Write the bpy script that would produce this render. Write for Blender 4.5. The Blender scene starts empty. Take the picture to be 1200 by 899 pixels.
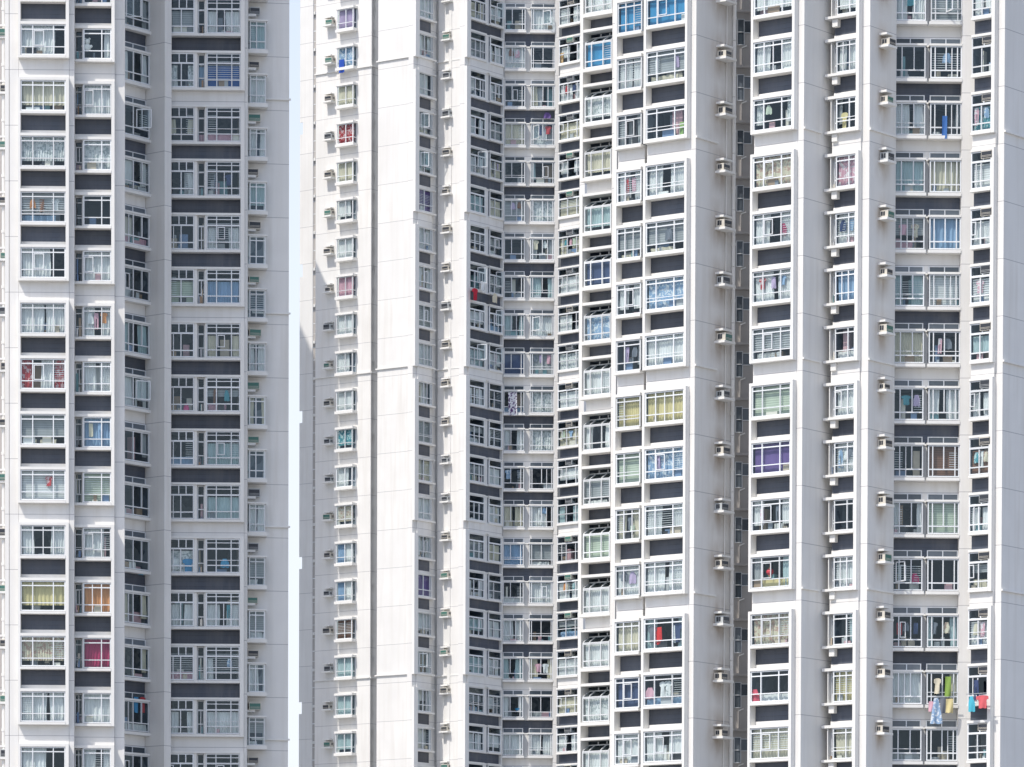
import bpy, math, random
from mathutils import Matrix, Vector

random.seed(11)
rad = math.radians
COL = bpy.context.scene.collection

# ------------------------------------------------------------------ camera model (photo pixels 1200 x 899)
F, IW, IH, HY = 5600.0, 1200.0, 899.0, 1300.0
FH = 2.75
EYE = Vector((0, 0, 30))
TH, RHO = rad(1.84), rad(0.19)
RC = Matrix.Rotation(rad(90) - TH, 3, 'X') @ Matrix.Rotation(RHO, 3, 'Z')
PPY = HY + F * math.tan(TH)
PPX = 600.0


def project(P):
    c = RC.transposed() @ (Vector(P) - EYE)
    return PPX + F * c.x / -c.z, PPY - F * c.y / -c.z


def at(px, py, Y):
    d = RC @ Vector(((px - PPX) / F, -(py - PPY) / F, -1))
    return EYE + d * (Y / d.y)


class Frame:
    """A vertical plane: origin, direction to the right (alpha from image plane), length, outward normal."""

    def __init__(s, P, a, L):
        s.x, s.y, s.a, s.L = P[0], P[1], rad(a), L
        s.d = (math.cos(s.a), math.sin(s.a))
        s.n = (math.sin(s.a), -math.cos(s.a))

    def pt(s, u, n=0.0):
        return (s.x + s.d[0] * u + s.n[0] * n, s.y + s.d[1] * u + s.n[1] * n)

    def u_at(s, px, n=0.0, z=80.0):
        lo, hi = -30.0, 30.0
        for _ in range(60):
            m = (lo + hi) / 2
            p = s.pt(m, n)
            if project((p[0], p[1], z))[0] < px:
                lo = m
            else:
                hi = m
        return (lo + hi) / 2

    def z_at(s, u, n, py):
        p = s.pt(u, n)
        lo, hi = 0.0, 200.0
        for _ in range(60):
            m = (lo + hi) / 2
            if project((p[0], p[1], m))[1] > py:
                lo = m
            else:
                hi = m
        return (lo + hi) / 2


def fr(px0, px1, Y0, a):
    P = at(px0, 450, Y0)
    f = Frame((P.x, P.y), a, 1)
    f.L = f.u_at(px1)
    return f


def fr_pt(P, px1, a):
    f = Frame(P, a, 1)
    f.L = f.u_at(px1)
    return f


# ------------------------------------------------------------------ materials
def mat(name):
    m = bpy.data.materials.new(name)
    m.use_nodes = True
    nt = m.node_tree
    return m, nt, nt.nodes['Principled BSDF'], nt.nodes, nt.links


def mixc(nd, ln, fac, a, b, mode='MIX'):
    x = nd.new('ShaderNodeMix')
    x.data_type = 'RGBA'
    x.blend_type = mode
    for val, i in ((fac, 0), (a, 6), (b, 7)):
        if hasattr(val, 'is_linked'):
            ln.new(val, x.inputs[i])
        else:
            x.inputs[i].default_value = (*val, 1) if isinstance(val, tuple) else val
    return x.outputs[2]


def math_n(nd, ln, op, a, b=None, c=None):
    x = nd.new('ShaderNodeMath')
    x.operation = op
    for i, v in enumerate((a, b, c)):
        if v is None:
            continue
        if hasattr(v, 'is_linked'):
            ln.new(v, x.inputs[i])
        else:
            x.inputs[i].default_value = v
    return x.outputs[0]


def ramp(nd, ln, fac, p0, p1, c0=(0, 0, 0), c1=(1, 1, 1)):
    r = nd.new('ShaderNodeValToRGB')
    r.color_ramp.elements[0].position, r.color_ramp.elements[1].position = p0, p1
    r.color_ramp.elements[0].color, r.color_ramp.elements[1].color = (*c0, 1), (*c1, 1)
    ln.new(fac, r.inputs[0])
    return r.outputs[0]


def noise(nd, ln, vec, scale, sc=(1, 1, 1), detail=4):
    mp = nd.new('ShaderNodeMapping')
    mp.inputs['Scale'].default_value = sc
    ln.new(vec, mp.inputs[0])
    n = nd.new('ShaderNodeTexNoise')
    n.inputs['Scale'].default_value = scale
    n.inputs['Detail'].default_value = detail
    ln.new(mp.outputs[0], n.inputs[0])
    return n.outputs[0]


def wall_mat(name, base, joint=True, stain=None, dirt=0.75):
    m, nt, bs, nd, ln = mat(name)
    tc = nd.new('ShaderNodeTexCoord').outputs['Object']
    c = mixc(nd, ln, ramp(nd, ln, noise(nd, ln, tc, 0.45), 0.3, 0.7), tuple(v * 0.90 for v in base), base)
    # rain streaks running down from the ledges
    st = ramp(nd, ln, noise(nd, ln, tc, 1.0, (2.6, 2.6, 0.16), 6), 0.46, 0.80)
    c = mixc(nd, ln, math_n(nd, ln, 'MULTIPLY', st, dirt), c, tuple(v * k for v, k in zip(base, (0.80, 0.78, 0.75))))
    sp0 = nd.new('ShaderNodeSeparateXYZ')
    ln.new(tc, sp0.inputs[0])
    wn = nd.new('ShaderNodeTexWhiteNoise')      # each cast panel has its own tone
    wn.noise_dimensions = '1D'
    ln.new(math_n(nd, ln, 'FLOOR', math_n(nd, ln, 'DIVIDE', math_n(nd, ln, 'ADD', sp0.outputs[2], 0.55), FH)), wn.inputs['W'])
    c = mixc(nd, ln, math_n(nd, ln, 'MULTIPLY', wn.outputs['Value'], 0.5), c, tuple(v * k for v, k in zip(base, (0.88, 0.89, 0.90))))
    c = mixc(nd, ln, 0.06, c, noise(nd, ln, tc, 22.0), 'OVERLAY')
    sp = nd.new('ShaderNodeSeparateXYZ')
    ln.new(tc, sp.inputs[0])
    if stain:
        uc, zc, su, sz = stain
        zz = math_n(nd, ln, 'FRACT', math_n(nd, ln, 'DIVIDE', math_n(nd, ln, 'SUBTRACT', sp.outputs[2], zc - 1.375), 2.75))
        zz = math_n(nd, ln, 'MULTIPLY', math_n(nd, ln, 'SUBTRACT', zz, 0.5), 2.75 / sz)
        uu = math_n(nd, ln, 'DIVIDE', math_n(nd, ln, 'SUBTRACT', sp.outputs[0], uc), su)
        d2 = math_n(nd, ln, 'ADD', math_n(nd, ln, 'MULTIPLY', zz, zz), math_n(nd, ln, 'MULTIPLY', uu, uu))
        g = math_n(nd, ln, 'POWER', 2.718, math_n(nd, ln, 'MULTIPLY', d2, -1.0))
        g = math_n(nd, ln, 'MULTIPLY', g, ramp(nd, ln, noise(nd, ln, tc, 1.6, (1, 1, 0.5)), 0.2, 0.6))
        c = mixc(nd, ln, math_n(nd, ln, 'MULTIPLY', g, 0.9), c, (0.34, 0.26, 0.19))
    if joint:
        fz = math_n(nd, ln, 'FRACT', math_n(nd, ln, 'DIVIDE', math_n(nd, ln, 'ADD', sp.outputs[2], 100 * 2.75 + 0.55), 2.75))
        j = math_n(nd, ln, 'LESS_THAN', fz, 0.013)
        c = mixc(nd, ln, math_n(nd, ln, 'MULTIPLY', j, 0.55), c, (0.22, 0.22, 0.24))
    ln.new(c, bs.inputs['Base Color'])
    bs.inputs['Roughness'].default_value = 0.75
    return m


WHITE = (0.82, 0.803, 0.768)
M = {}
M['wall'] = wall_mat('painted_wall', WHITE)
M['trim'] = wall_mat('painted_trim', (0.84, 0.825, 0.785), joint=False, dirt=0.3)
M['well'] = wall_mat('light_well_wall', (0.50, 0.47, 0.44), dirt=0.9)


def dark_tile():
    m, nt, bs, nd, ln = mat('charcoal_tile')
    tc = nd.new('ShaderNodeTexCoord').outputs['Object']
    oi = nd.new('ShaderNodeObjectInfo')
    b = nd.new('ShaderNodeTexBrick')
    mp = nd.new('ShaderNodeMapping')
    mp.inputs['Rotation'].default_value = (rad(90), 0, 0)
    ln.new(tc, mp.inputs[0])
    ln.new(mp.outputs[0], b.inputs[0])
    b.inputs['Color1'].default_value = (0.044, 0.056, 0.080, 1)
    b.inputs['Color2'].default_value = (0.051, 0.063, 0.089, 1)
    b.inputs['Mortar'].default_value = (0.030, 0.034, 0.048, 1)
    b.inputs['Scale'].default_value = 1.0
    b.inputs['Brick Width'].default_value = 60.0
    b.inputs['Row Height'].default_value = 0.235
    b.inputs['Mortar Size'].default_value = 0.012
    b.offset = 0
    c = mixc(nd, ln, ramp(nd, ln, noise(nd, ln, tc, 1.3, (1, 1, 0.4)), 0.35, 0.75), b.outputs[0], (0.085, 0.093, 0.112))
    c = mixc(nd, ln, math_n(nd, ln, 'MULTIPLY', ramp(nd, ln, noise(nd, ln, tc, 1.0, (4, 4, 0.4), 5), 0.5, 0.85), 0.4), c, (0.15, 0.15, 0.155))
    hs = nd.new('ShaderNodeHueSaturation')
    ln.new(math_n(nd, ln, 'MULTIPLY_ADD', oi.outputs['Random'], 0.45, 0.80), hs.inputs['Value'])
    ln.new(c, hs.inputs['Color'])
    ln.new(hs.outputs[0], bs.inputs['Base Color'])
    bs.inputs['Roughness'].default_value = 0.45
    return m


M['dark'] = dark_tile()


def simple(name, base, rough=0.5, metal=0.0, var=0.1, scale=3.0):
    m, nt, bs, nd, ln = mat(name)
    tc = nd.new('ShaderNodeTexCoord').outputs['Object']
    c = mixc(nd, ln, noise(nd, ln, tc, scale), tuple(v * (1 - var) for v in base), tuple(min(1, v * (1 + var)) for v in base))
    ln.new(c, bs.inputs['Base Color'])
    bs.inputs['Roughness'].default_value = rough
    bs.inputs['Metallic'].default_value = metal
    return m


M['alu'] = simple('white_aluminium', (0.80, 0.82, 0.83), 0.35, 0, 0.05)
_nt = M['alu'].node_tree
_oi, _hs = _nt.nodes.new('ShaderNodeObjectInfo'), _nt.nodes.new('ShaderNodeHueSaturation')
_bs = _nt.nodes['Principled BSDF']
_src = _bs.inputs['Base Color'].links[0].from_socket
_nt.links.new(_src, _hs.inputs['Color'])
_nt.links.new(math_n(_nt.nodes, _nt.links, 'MULTIPLY_ADD', _oi.outputs['Random'], 0.25, 0.80), _hs.inputs['Value'])
_nt.links.new(_hs.outputs[0], _bs.inputs['Base Color'])
M['pipe'] = simple('pvc_pipe', (0.80, 0.78, 0.74), 0.4, 0, 0.08)
M['acbody'] = simple('beige_casing', (0.62, 0.58, 0.50), 0.5, 0, 0.08)
M['acbody2'] = simple('grey_casing', (0.48, 0.50, 0.50), 0.5, 0, 0.08)
M['acgrille'] = simple('dark_grille', (0.035, 0.04, 0.05), 0.5, 0, 0.2, 30)
M['acgreen'] = simple('green_grille', (0.06, 0.17, 0.14), 0.5, 0, 0.2, 30)
M['steel'] = simple('stainless_rod', (0.5, 0.5, 0.5), 0.3, 0.8, 0.05)


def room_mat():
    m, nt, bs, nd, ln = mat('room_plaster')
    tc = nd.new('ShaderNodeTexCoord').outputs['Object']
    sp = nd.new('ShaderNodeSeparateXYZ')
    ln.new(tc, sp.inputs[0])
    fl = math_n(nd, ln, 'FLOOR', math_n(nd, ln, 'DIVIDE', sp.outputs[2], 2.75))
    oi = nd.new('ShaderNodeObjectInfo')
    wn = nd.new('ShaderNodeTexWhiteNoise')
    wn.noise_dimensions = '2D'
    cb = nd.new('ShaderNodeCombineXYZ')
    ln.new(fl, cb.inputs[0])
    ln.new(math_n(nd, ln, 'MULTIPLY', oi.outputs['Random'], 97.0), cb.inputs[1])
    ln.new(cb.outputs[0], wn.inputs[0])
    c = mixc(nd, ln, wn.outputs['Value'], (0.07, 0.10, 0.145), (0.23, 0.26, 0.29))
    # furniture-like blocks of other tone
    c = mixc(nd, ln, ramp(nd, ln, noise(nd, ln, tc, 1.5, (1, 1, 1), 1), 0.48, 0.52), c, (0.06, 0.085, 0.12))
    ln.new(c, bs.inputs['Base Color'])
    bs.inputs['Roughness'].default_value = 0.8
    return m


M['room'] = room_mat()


def glass_mat():
    m, nt, bs, nd, ln = mat('window_glass')
    nd.remove(bs)
    out = nd['Material Output']
    tr = nd.new('ShaderNodeBsdfTransparent')
    tr.inputs[0].default_value = (0.92, 0.97, 0.97, 1)
    gl = nd.new('ShaderNodeBsdfGlossy')
    gl.inputs['Roughness'].default_value = 0.03
    gl.inputs['Color'].default_value = (0.75, 0.90, 1, 1)
    tc = nd.new('ShaderNodeTexCoord').outputs['Object']
    bp = nd.new('ShaderNodeBump')
    bp.inputs['Strength'].default_value = 0.06
    bp.inputs['Distance'].default_value = 0.05
    ln.new(noise(nd, ln, tc, 1.2, detail=1), bp.inputs['Height'])
    ln.new(bp.outputs[0], gl.inputs['Normal'])
    fz = nd.new('ShaderNodeLayerWeight')     # same from both sides
    fz.inputs[0].default_value = 0.5
    mx = nd.new('ShaderNodeMixShader')
    ln.new(math_n(nd, ln, 'MULTIPLY_ADD', math_n(nd, ln, 'POWER', fz.outputs[1], 4.0), 0.8, 0.05), mx.inputs[0])
    ln.new(tr.outputs[0], mx.inputs[1])
    ln.new(gl.outputs[0], mx.inputs[2])
    ln.new(mx.outputs[0], out.inputs[0])
    return m


M['glass'] = glass_mat()


def fabric(name, base, pattern=None, transl=0.18, stripes=False):
    m, nt, bs, nd, ln = mat(name)
    tc = nd.new('ShaderNodeTexCoord').outputs['Object']
    c = mixc(nd, ln, ramp(nd, ln, noise(nd, ln, tc, 2.2, (1, 1, 0.5)), 0.3, 0.7), tuple(v * 0.82 for v in base), base)
    if pattern:
        c = mixc(nd, ln, ramp(nd, ln, noise(nd, ln, tc, 6.5, detail=2), 0.52, 0.57), c, pattern)
    if stripes:
        sp = nd.new('ShaderNodeSeparateXYZ')
        ln.new(tc, sp.inputs[0])
        s = math_n(nd, ln, 'GREATER_THAN', math_n(nd, ln, 'FRACT', math_n(nd, ln, 'MULTIPLY', sp.outputs[2], 9.0)), 0.68)
        c = mixc(nd, ln, math_n(nd, ln, 'MULTIPLY', s, 0.45), c, tuple(v * 0.3 for v in base))
    ln.new(c, bs.inputs['Base Color'])
    bs.inputs['Roughness'].default_value = 0.85
    t = nd.new('ShaderNodeBsdfTranslucent')
    ln.new(c, t.inputs[0])
    mx = nd.new('ShaderNodeMixShader')
    mx.inputs[0].default_value = transl
    ln.new(bs.outputs[0], mx.inputs[1])
    ln.new(t.outputs[0], mx.inputs[2])
    ln.new(mx.outputs[0], nd['Material Output'].inputs[0])
    return m


PAL = {
    'w': (0.88, 0.89, 0.88), 'c': (0.78, 0.72, 0.56), 'y': (0.80, 0.69, 0.36), 'o': (0.80, 0.36, 0.14), 'm': (0.52, 0.03, 0.14),
    'r': (0.55, 0.06, 0.07), 'k': (0.78, 0.46, 0.54), 'p': (0.17, 0.11, 0.32), 'l': (0.60, 0.48, 0.68), 'B': (0.06, 0.33, 0.62),
    'b': (0.34, 0.50, 0.70), 't': (0.52, 0.66, 0.67), 'T': (0.10, 0.36, 0.42), 'n': (0.27, 0.14, 0.09), 'v': (0.62, 0.70, 0.56),
    'g': (0.44, 0.46, 0.47), 'N': (0.06, 0.09, 0.20), 'u': (0.20, 0.22, 0.26), 'i': (0.03, 0.12, 0.42),
}
CN = {'w': 'white', 'c': 'cream', 'y': 'yellow', 'o': 'orange', 'm': 'crimson', 'r': 'red', 'k': 'pink', 'p': 'purple', 'l': 'lilac',
      'B': 'bright blue', 'b': 'pale blue', 't': 'pale teal', 'T': 'teal', 'n': 'brown', 'v': 'pale green', 'g': 'grey', 'N': 'navy',
      'u': 'charcoal', 'i': 'deep blue'}
FAB = {k: fabric('fabric_' + CN[k].replace(' ', '_'), v) for k, v in PAL.items()}
FABP = {k: fabric('print_' + CN[k].replace(' ', '_'), PAL[k], p) for k, p in
        (('w', (0.45, 0.50, 0.50)), ('c', (0.55, 0.38, 0.30)), ('r', (0.75, 0.55, 0.55)), ('T', (0.6, 0.75, 0.75)), ('b', (0.75, 0.8, 0.85)),
         ('k', (0.85, 0.8, 0.8)), ('t', (0.8, 0.82, 0.8)))}
BLD = {k: fabric('blind_' + CN[k].replace(' ', '_'), PAL[k], None, 0.2, True) for k in 'wgvncytb'}


# ------------------------------------------------------------------ mesh builder (local: x = along, y = -outward, z = up)
class MB:
    def __init__(s):
        s.v, s.f, s.m, s.mats = [], [], [], []

    def mi(s, m):
        if m not in s.mats:
            s.mats.append(m)
        return s.mats.index(m)

    def box(s, u0, u1, n0, n1, z0, z1, m):
        b = len(s.v)
        for n in (n0, n1):
            for z in (z0, z1):
                for u in (u0, u1):
                    s.v.append((u, -n, z))
        for q in ((0, 1, 3, 2), (5, 4, 6, 7), (4, 0, 2, 6), (1, 5, 7, 3), (2, 3, 7, 6), (4, 5, 1, 0)):
            s.f.append([b + i for i in q[::-1]])
            s.m.append(s.mi(m))

    def quad(s, pts, m):
        b = len(s.v)
        s.v += [(u, -n, z) for u, n, z in pts]
        s.f.append(list(range(b, b + len(pts))))
        s.m.append(s.mi(m))

    def bar(s, a, b2, t, m):
        """square bar of thickness t between two (u, n, z) points"""
        A, B = Vector((a[0], -a[1], a[2])), Vector((b2[0], -b2[1], b2[2]))
        d = (B - A).normalized()
        x = d.cross(Vector((0, 0, 1)) if abs(d.z) < 0.9 else Vector((1, 0, 0))).normalized() * t / 2
        y = d.cross(x).normalized() * t / 2
        b = len(s.v)
        for P in (A, B):
            for k in (x + y, x - y, -x - y, -x + y):
                s.v.append(tuple(P + k))
        for q in ((0, 1, 5, 4), (1, 2, 6, 5), (2, 3, 7, 6), (3, 0, 4, 7), (3, 2, 1, 0), (4, 5, 6, 7)):
            s.f.append([b + i for i in q])
            s.m.append(s.mi(m))

    def tube(s, u, n, z0, z1, r, m, k=14):
        b = len(s.v)
        for z in (z0, z1):
            for i in range(k):
                a = 2 * math.pi * i / k
                s.v.append((u + r * math.cos(a), -(n + r * math.sin(a)), z))
        for i in range(k):
            j = (i + 1) % k
            s.f.append([b + i, b + i + k, b + j + k, b + j])
            s.m.append(s.mi(m))
        s.f.append([b + k + i for i in range(k)][::-1])
        s.m.append(s.mi(m))
        s.f.append([b + i for i in range(k)])
        s.m.append(s.mi(m))

    def sheet(s, u0, u1, n, z0, z1, m, amp=0.035, lam=0.16, flare=0.0, ph=None):
        """a hanging cloth with vertical folds"""
        k = max(4, int((u1 - u0) / lam * 5))
        ph = random.uniform(0, 6.28) if ph is None else ph
        b = len(s.v)
        rows = 4
        for r in range(rows + 1):
            t = r / rows
            for i in range(k + 1):
                u = u0 + (u1 - u0) * i / k
                w = math.sin(2 * math.pi * u / lam + ph + 0.8 * math.sin(u * 3.1 + ph)) * amp * (0.5 + 0.5 * t)
                s.v.append((u + flare * t * (i / k - 0.5) + 0.02 * math.sin(ph + 4 * t), -(n + w), z1 + (z0 - z1) * t))
        for r in range(rows):
            for i in range(k):
                a = b + r * (k + 1) + i
                s.f.append([a, a + k + 1, a + k + 2, a + 1])
                s.m.append(s.mi(m))

    def mesh(s, name):
        me = bpy.data.meshes.new(name)
        me.from_pydata(s.v, [], s.f)
        for m in s.mats:
            me.materials.append(m)
        me.polygons.foreach_set('material_index', s.m)
        me.update()
        return me


def link(name, me, parent=None, loc=(0, 0, 0), rz=0.0):
    o = bpy.data.objects.new(name, me)
    COL.objects.link(o)
    o.parent = parent
    o.location = loc
    o.rotation_euler = (0, 0, rz)
    return o


def tower(name, P, label):
    o = bpy.data.objects.new(name, None)
    COL.objects.link(o)
    o.location = (P[0], P[1], 0)
    o['label'] = label
    o['category'] = 'apartment tower'
    o['group'] = 'white apartment towers'
    return o


def part(name, mb, T, f, z, u=0.0, n=0.0):
    """links a mesh (MB or mesh data) as a child of tower T at frame f, height z"""
    me = mb.mesh(name) if isinstance(mb, MB) else mb
    p = f.pt(u, n)
    return link(name, me, T, (p[0] - T.location.x, p[1] - T.location.y, z), f.a)


def thing(name, mb, f, z, u, n, label, cat, group=None, extra=0.0):
    me = mb.mesh(name) if isinstance(mb, MB) else mb
    p = f.pt(u, n)
    o = link(name, me, None, (p[0], p[1], z), f.a + extra)
    o['label'] = label
    o['category'] = cat
    if group:
        o['group'] = group
    return o


FH = 2.75
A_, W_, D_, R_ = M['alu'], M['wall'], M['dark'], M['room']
TR = M['trim']


def floors(f, z0, ymax=935, ymin=-40):
    ks = []
    p = f.pt(f.L / 2)
    for k in range(-30, 40):
        b = project((p[0], p[1], z0 + k * FH))[1]
        t = project((p[0], p[1], z0 + (k + 1) * FH))[1]
        if b > ymin and t < ymax:
            ks.append(k)
    return ks


def code_of(f, z, codes, dflt):
    """codes = (y of the first row, pixel step, string)"""
    if not codes:
        return random.choice(dflt)
    p = f.pt(f.L / 2)
    y = project((p[0], p[1], z))[1]
    i = round((y - codes[0]) / codes[1])
    return codes[2][i] if 0 <= i < len(codes[2]) else random.choice(dflt)


def window_mesh(L, H, vs=(), hs=(), fw=0.055, mw=0.05, dep=0.07, sill=None):
    """aluminium frame. vs: (x fraction, z0 fraction, z1 fraction); hs: (z fraction, thickness)"""
    b = MB()
    b.box(0, fw, -dep, 0, 0, H, A_)
    b.box(L - fw, L, -dep, 0, 0, H, A_)
    b.box(fw, L - fw, -dep, 0, 0, fw, A_)
    b.box(fw, L - fw, -dep, 0, H - fw, H, A_)
    zs = sorted(hs)
    for z, t in zs:
        b.box(fw, L - fw, -dep + 0.004, 0.004, z * H - t / 2, z * H + t / 2, A_)
    for x, z0, z1 in vs:
        b.box(x * L - mw / 2, x * L + mw / 2, -dep - 0.006, 0.008, max(fw, z0 * H), min(H - fw, z1 * H), A_)
    return b


def dress(win, L, H, code, vs=(), top=1.0, dep=1.0, grille=0.3):
    """pane, curtain, grille: sub-parts of one window"""
    g = MB()
    g.quad([(0.03, -0.045, 0.03), (L - 0.03, -0.045, 0.03), (L - 0.03, -0.045, H - 0.03), (0.03, -0.045, H - 0.03)], M['glass'])
    link('pane', g.mesh('pane'), win)
    r = random.random()
    c = MB()
    n = -0.19
    zt, zb = H * top - 0.05, random.choice((0.03, 0.03, 0.08, H * 0.2))
    def full(m, u0=0.05, u1=None, zb=zb, lam=None, amp=0.035):
        c.sheet(u0, L - 0.05 if u1 is None else u1, n, zb, zt, m, amp, lam or random.uniform(0.12, 0.22))
    def split(m, a, b2):
        if a > 0.02:
            full(m, 0.05, 0.05 + a * L)
        if b2 > 0.02:
            full(m, L - 0.05 - b2 * L, L - 0.05)
    name = 'curtain'
    if code == 'd':
        if r < 0.35:
            split(FAB[random.choice('wgwtc')], random.choice((0, 0.18, 0.25)), random.choice((0, 0.15, 0.22)))
        elif r < 0.5:
            c.sheet(0.05, L - 0.05, n, 0.02, H * 0.25, FAB[random.choice('wgnbk')], 0.04, 0.3)
    elif code == 's':
        split(FAB[random.choice('wwwct')], random.uniform(0.25, 0.45), random.uniform(0.2, 0.42))
    elif code == 'S':
        split(FABP['w'], random.uniform(0.15, 0.4), random.uniform(0.15, 0.4))
    elif code == 'h':
        full(FABP['w'])
    elif code == 'H':
        full(FABP['c'])
    elif code == 'R':
        full(FABP['r'])
    elif code == 'Q':
        full(FABP['T'])
    elif code == 'K':
        full(FABP['k'])
    elif code == 'z':
        full(FABP['b'])
    elif code in 'gvn' or (code == 'G'):
        k = 'w' if code == 'G' else code
        name = 'blind'
        zz = random.choice((0.03, 0.03, H * 0.3, H * 0.45))
        c.sheet(0.05, L - 0.05, n, 0.03 if code != 'g' else zz, zt, BLD[k], 0.002, 2.0)
        if zz > 0.1 and code == 'g':
            c.sheet(0.08, L * random.uniform(0.5, 0.9), n - 0.1, 0.02, H * random.uniform(0.15, 0.28), FAB[random.choice('wwkbc')], 0.05, 0.37)
    elif code in 'BipN':
        full(FAB[code], zb=0.03, lam=0.5, amp=0.012)
    elif code == 'W':   # blue and white halves
        full(FAB['b'], 0.05, L * 0.5)
        full(FAB['w'], L * 0.52, L - 0.05)
    elif code == 'X':   # white centre, red sides
        full(FABP['r'], 0.05, L * 0.24)
        full(FAB['w'], L * 0.45, L * 0.72)
        full(FABP['r'], L * 0.76, L - 0.05)
    elif code == 'Y':   # yellow lower panes
        c.box(0.05, L - 0.05, n - 0.02, n, 0.05, H * 0.27, FAB['y'])
        full(FAB['t'], L * 0.78, L - 0.05)
        full(FAB['g'], 0.05, L * 0.2)
        name = 'window_film'
    else:
        if code == 'w' and r < 0.4:
            split(FAB['w'], random.uniform(0.35, 0.62), random.uniform(0.3, 0.42))
        elif code == 'w' and r < 0.55:
            full(FAB['w'], 0.05, L * random.uniform(0.55, 0.8))
        else:
            full(FAB[code])
    if c.f:
        link(name, c.mesh(name), win)
    if random.random() < grille and L > 0.5:
        b = MB()
        u0, u1 = random.choice(((0.08, L * 0.32), (L * 0.68, L - 0.08), (0.08, L - 0.08)))
        k = int(H * 0.62 / 0.11)
        for i in range(k):
            z = H * 0.26 + i * 0.11
            b.box(u0, u1, -0.115, -0.1, z, z + 0.018, A_)
        link('grille', b.mesh('grille'), win)


def open_sash(win, u, z, w, h, ang):
    b = MB()
    t = 0.05
    ca, sa = math.cos(ang), math.sin(ang)
    P = lambda x, zz: (u + x * ca, 0.02 + abs(x) * sa, zz)
    for a, c in (((0, z), (w, z)), ((0, z + h), (w, z + h)), ((0, z), (0, z + h)), ((w, z), (w, z + h))):
        b.bar(P(*a), P(*c), t, A_)
    b.quad([P(0, z), P(w, z), P(w, z + h), P(0, z + h)], M['glass'])
    link('open_sash', b.mesh('open_sash'), win)


BAY = dict(ledge=0.12, w0=0.14, w1=1.64, hood=1.79, r=0.45, up=0.21)
REC = dict(ledge=0.15, w0=0.18, w1=1.72, hood=1.83, tr=(1.84, 2.14), r=0.45)
FTR = dict(ledge=0.13, w0=0.15, w1=1.92, hood=2.05, r=0.28, bar=(1.38, 1.48))


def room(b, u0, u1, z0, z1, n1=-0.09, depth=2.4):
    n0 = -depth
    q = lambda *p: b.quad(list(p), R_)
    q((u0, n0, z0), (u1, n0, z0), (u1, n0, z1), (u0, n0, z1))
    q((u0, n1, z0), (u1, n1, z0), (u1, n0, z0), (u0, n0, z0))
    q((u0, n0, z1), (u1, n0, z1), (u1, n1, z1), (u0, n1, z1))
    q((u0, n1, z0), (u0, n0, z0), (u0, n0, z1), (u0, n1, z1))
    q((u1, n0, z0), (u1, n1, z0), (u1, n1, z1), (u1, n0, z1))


FURN = [simple('furniture_' + n_, c_, 0.6) for n_, c_ in (('oak', (0.30, 0.21, 0.14)), ('white', (0.7, 0.7, 0.68)), ('ivory', (0.66, 0.62, 0.54)), ('blue', (0.16, 0.24, 0.38)),
        ('pink', (0.55, 0.34, 0.36)), ('teal', (0.16, 0.30, 0.32)), ('tan', (0.50, 0.42, 0.32)), ('black', (0.03, 0.03, 0.035)), ('slate', (0.20, 0.22, 0.25)),
        ('grey', (0.42, 0.43, 0.44)))]


def furnish(b, u0, u1, z0, z1):
    """cupboards, beds and boxes seen through the glass"""
    for _ in range(random.choice((1, 2, 3, 4, 5))):
        w = random.uniform(0.07, 0.34) * (u1 - u0)
        a = random.uniform(u0 + 0.05, u1 - 0.05 - w)
        h = random.choice((0.15, 0.2, 0.3, 0.4, 0.5, 0.8, 1.2)) * random.uniform(0.8, 1.2)
        n = random.choice((-0.085, -0.27, -0.35, -0.5)) - random.uniform(0.01, 0.05)
        if n > -0.2:
            h = min(h, 0.35)
        b.box(a, a + w, n - (0.06 if n > -0.2 else 0.3), n, z0 + 0.01, min(z0 + h, z1 - 0.05), random.choice(FURN))


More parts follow.
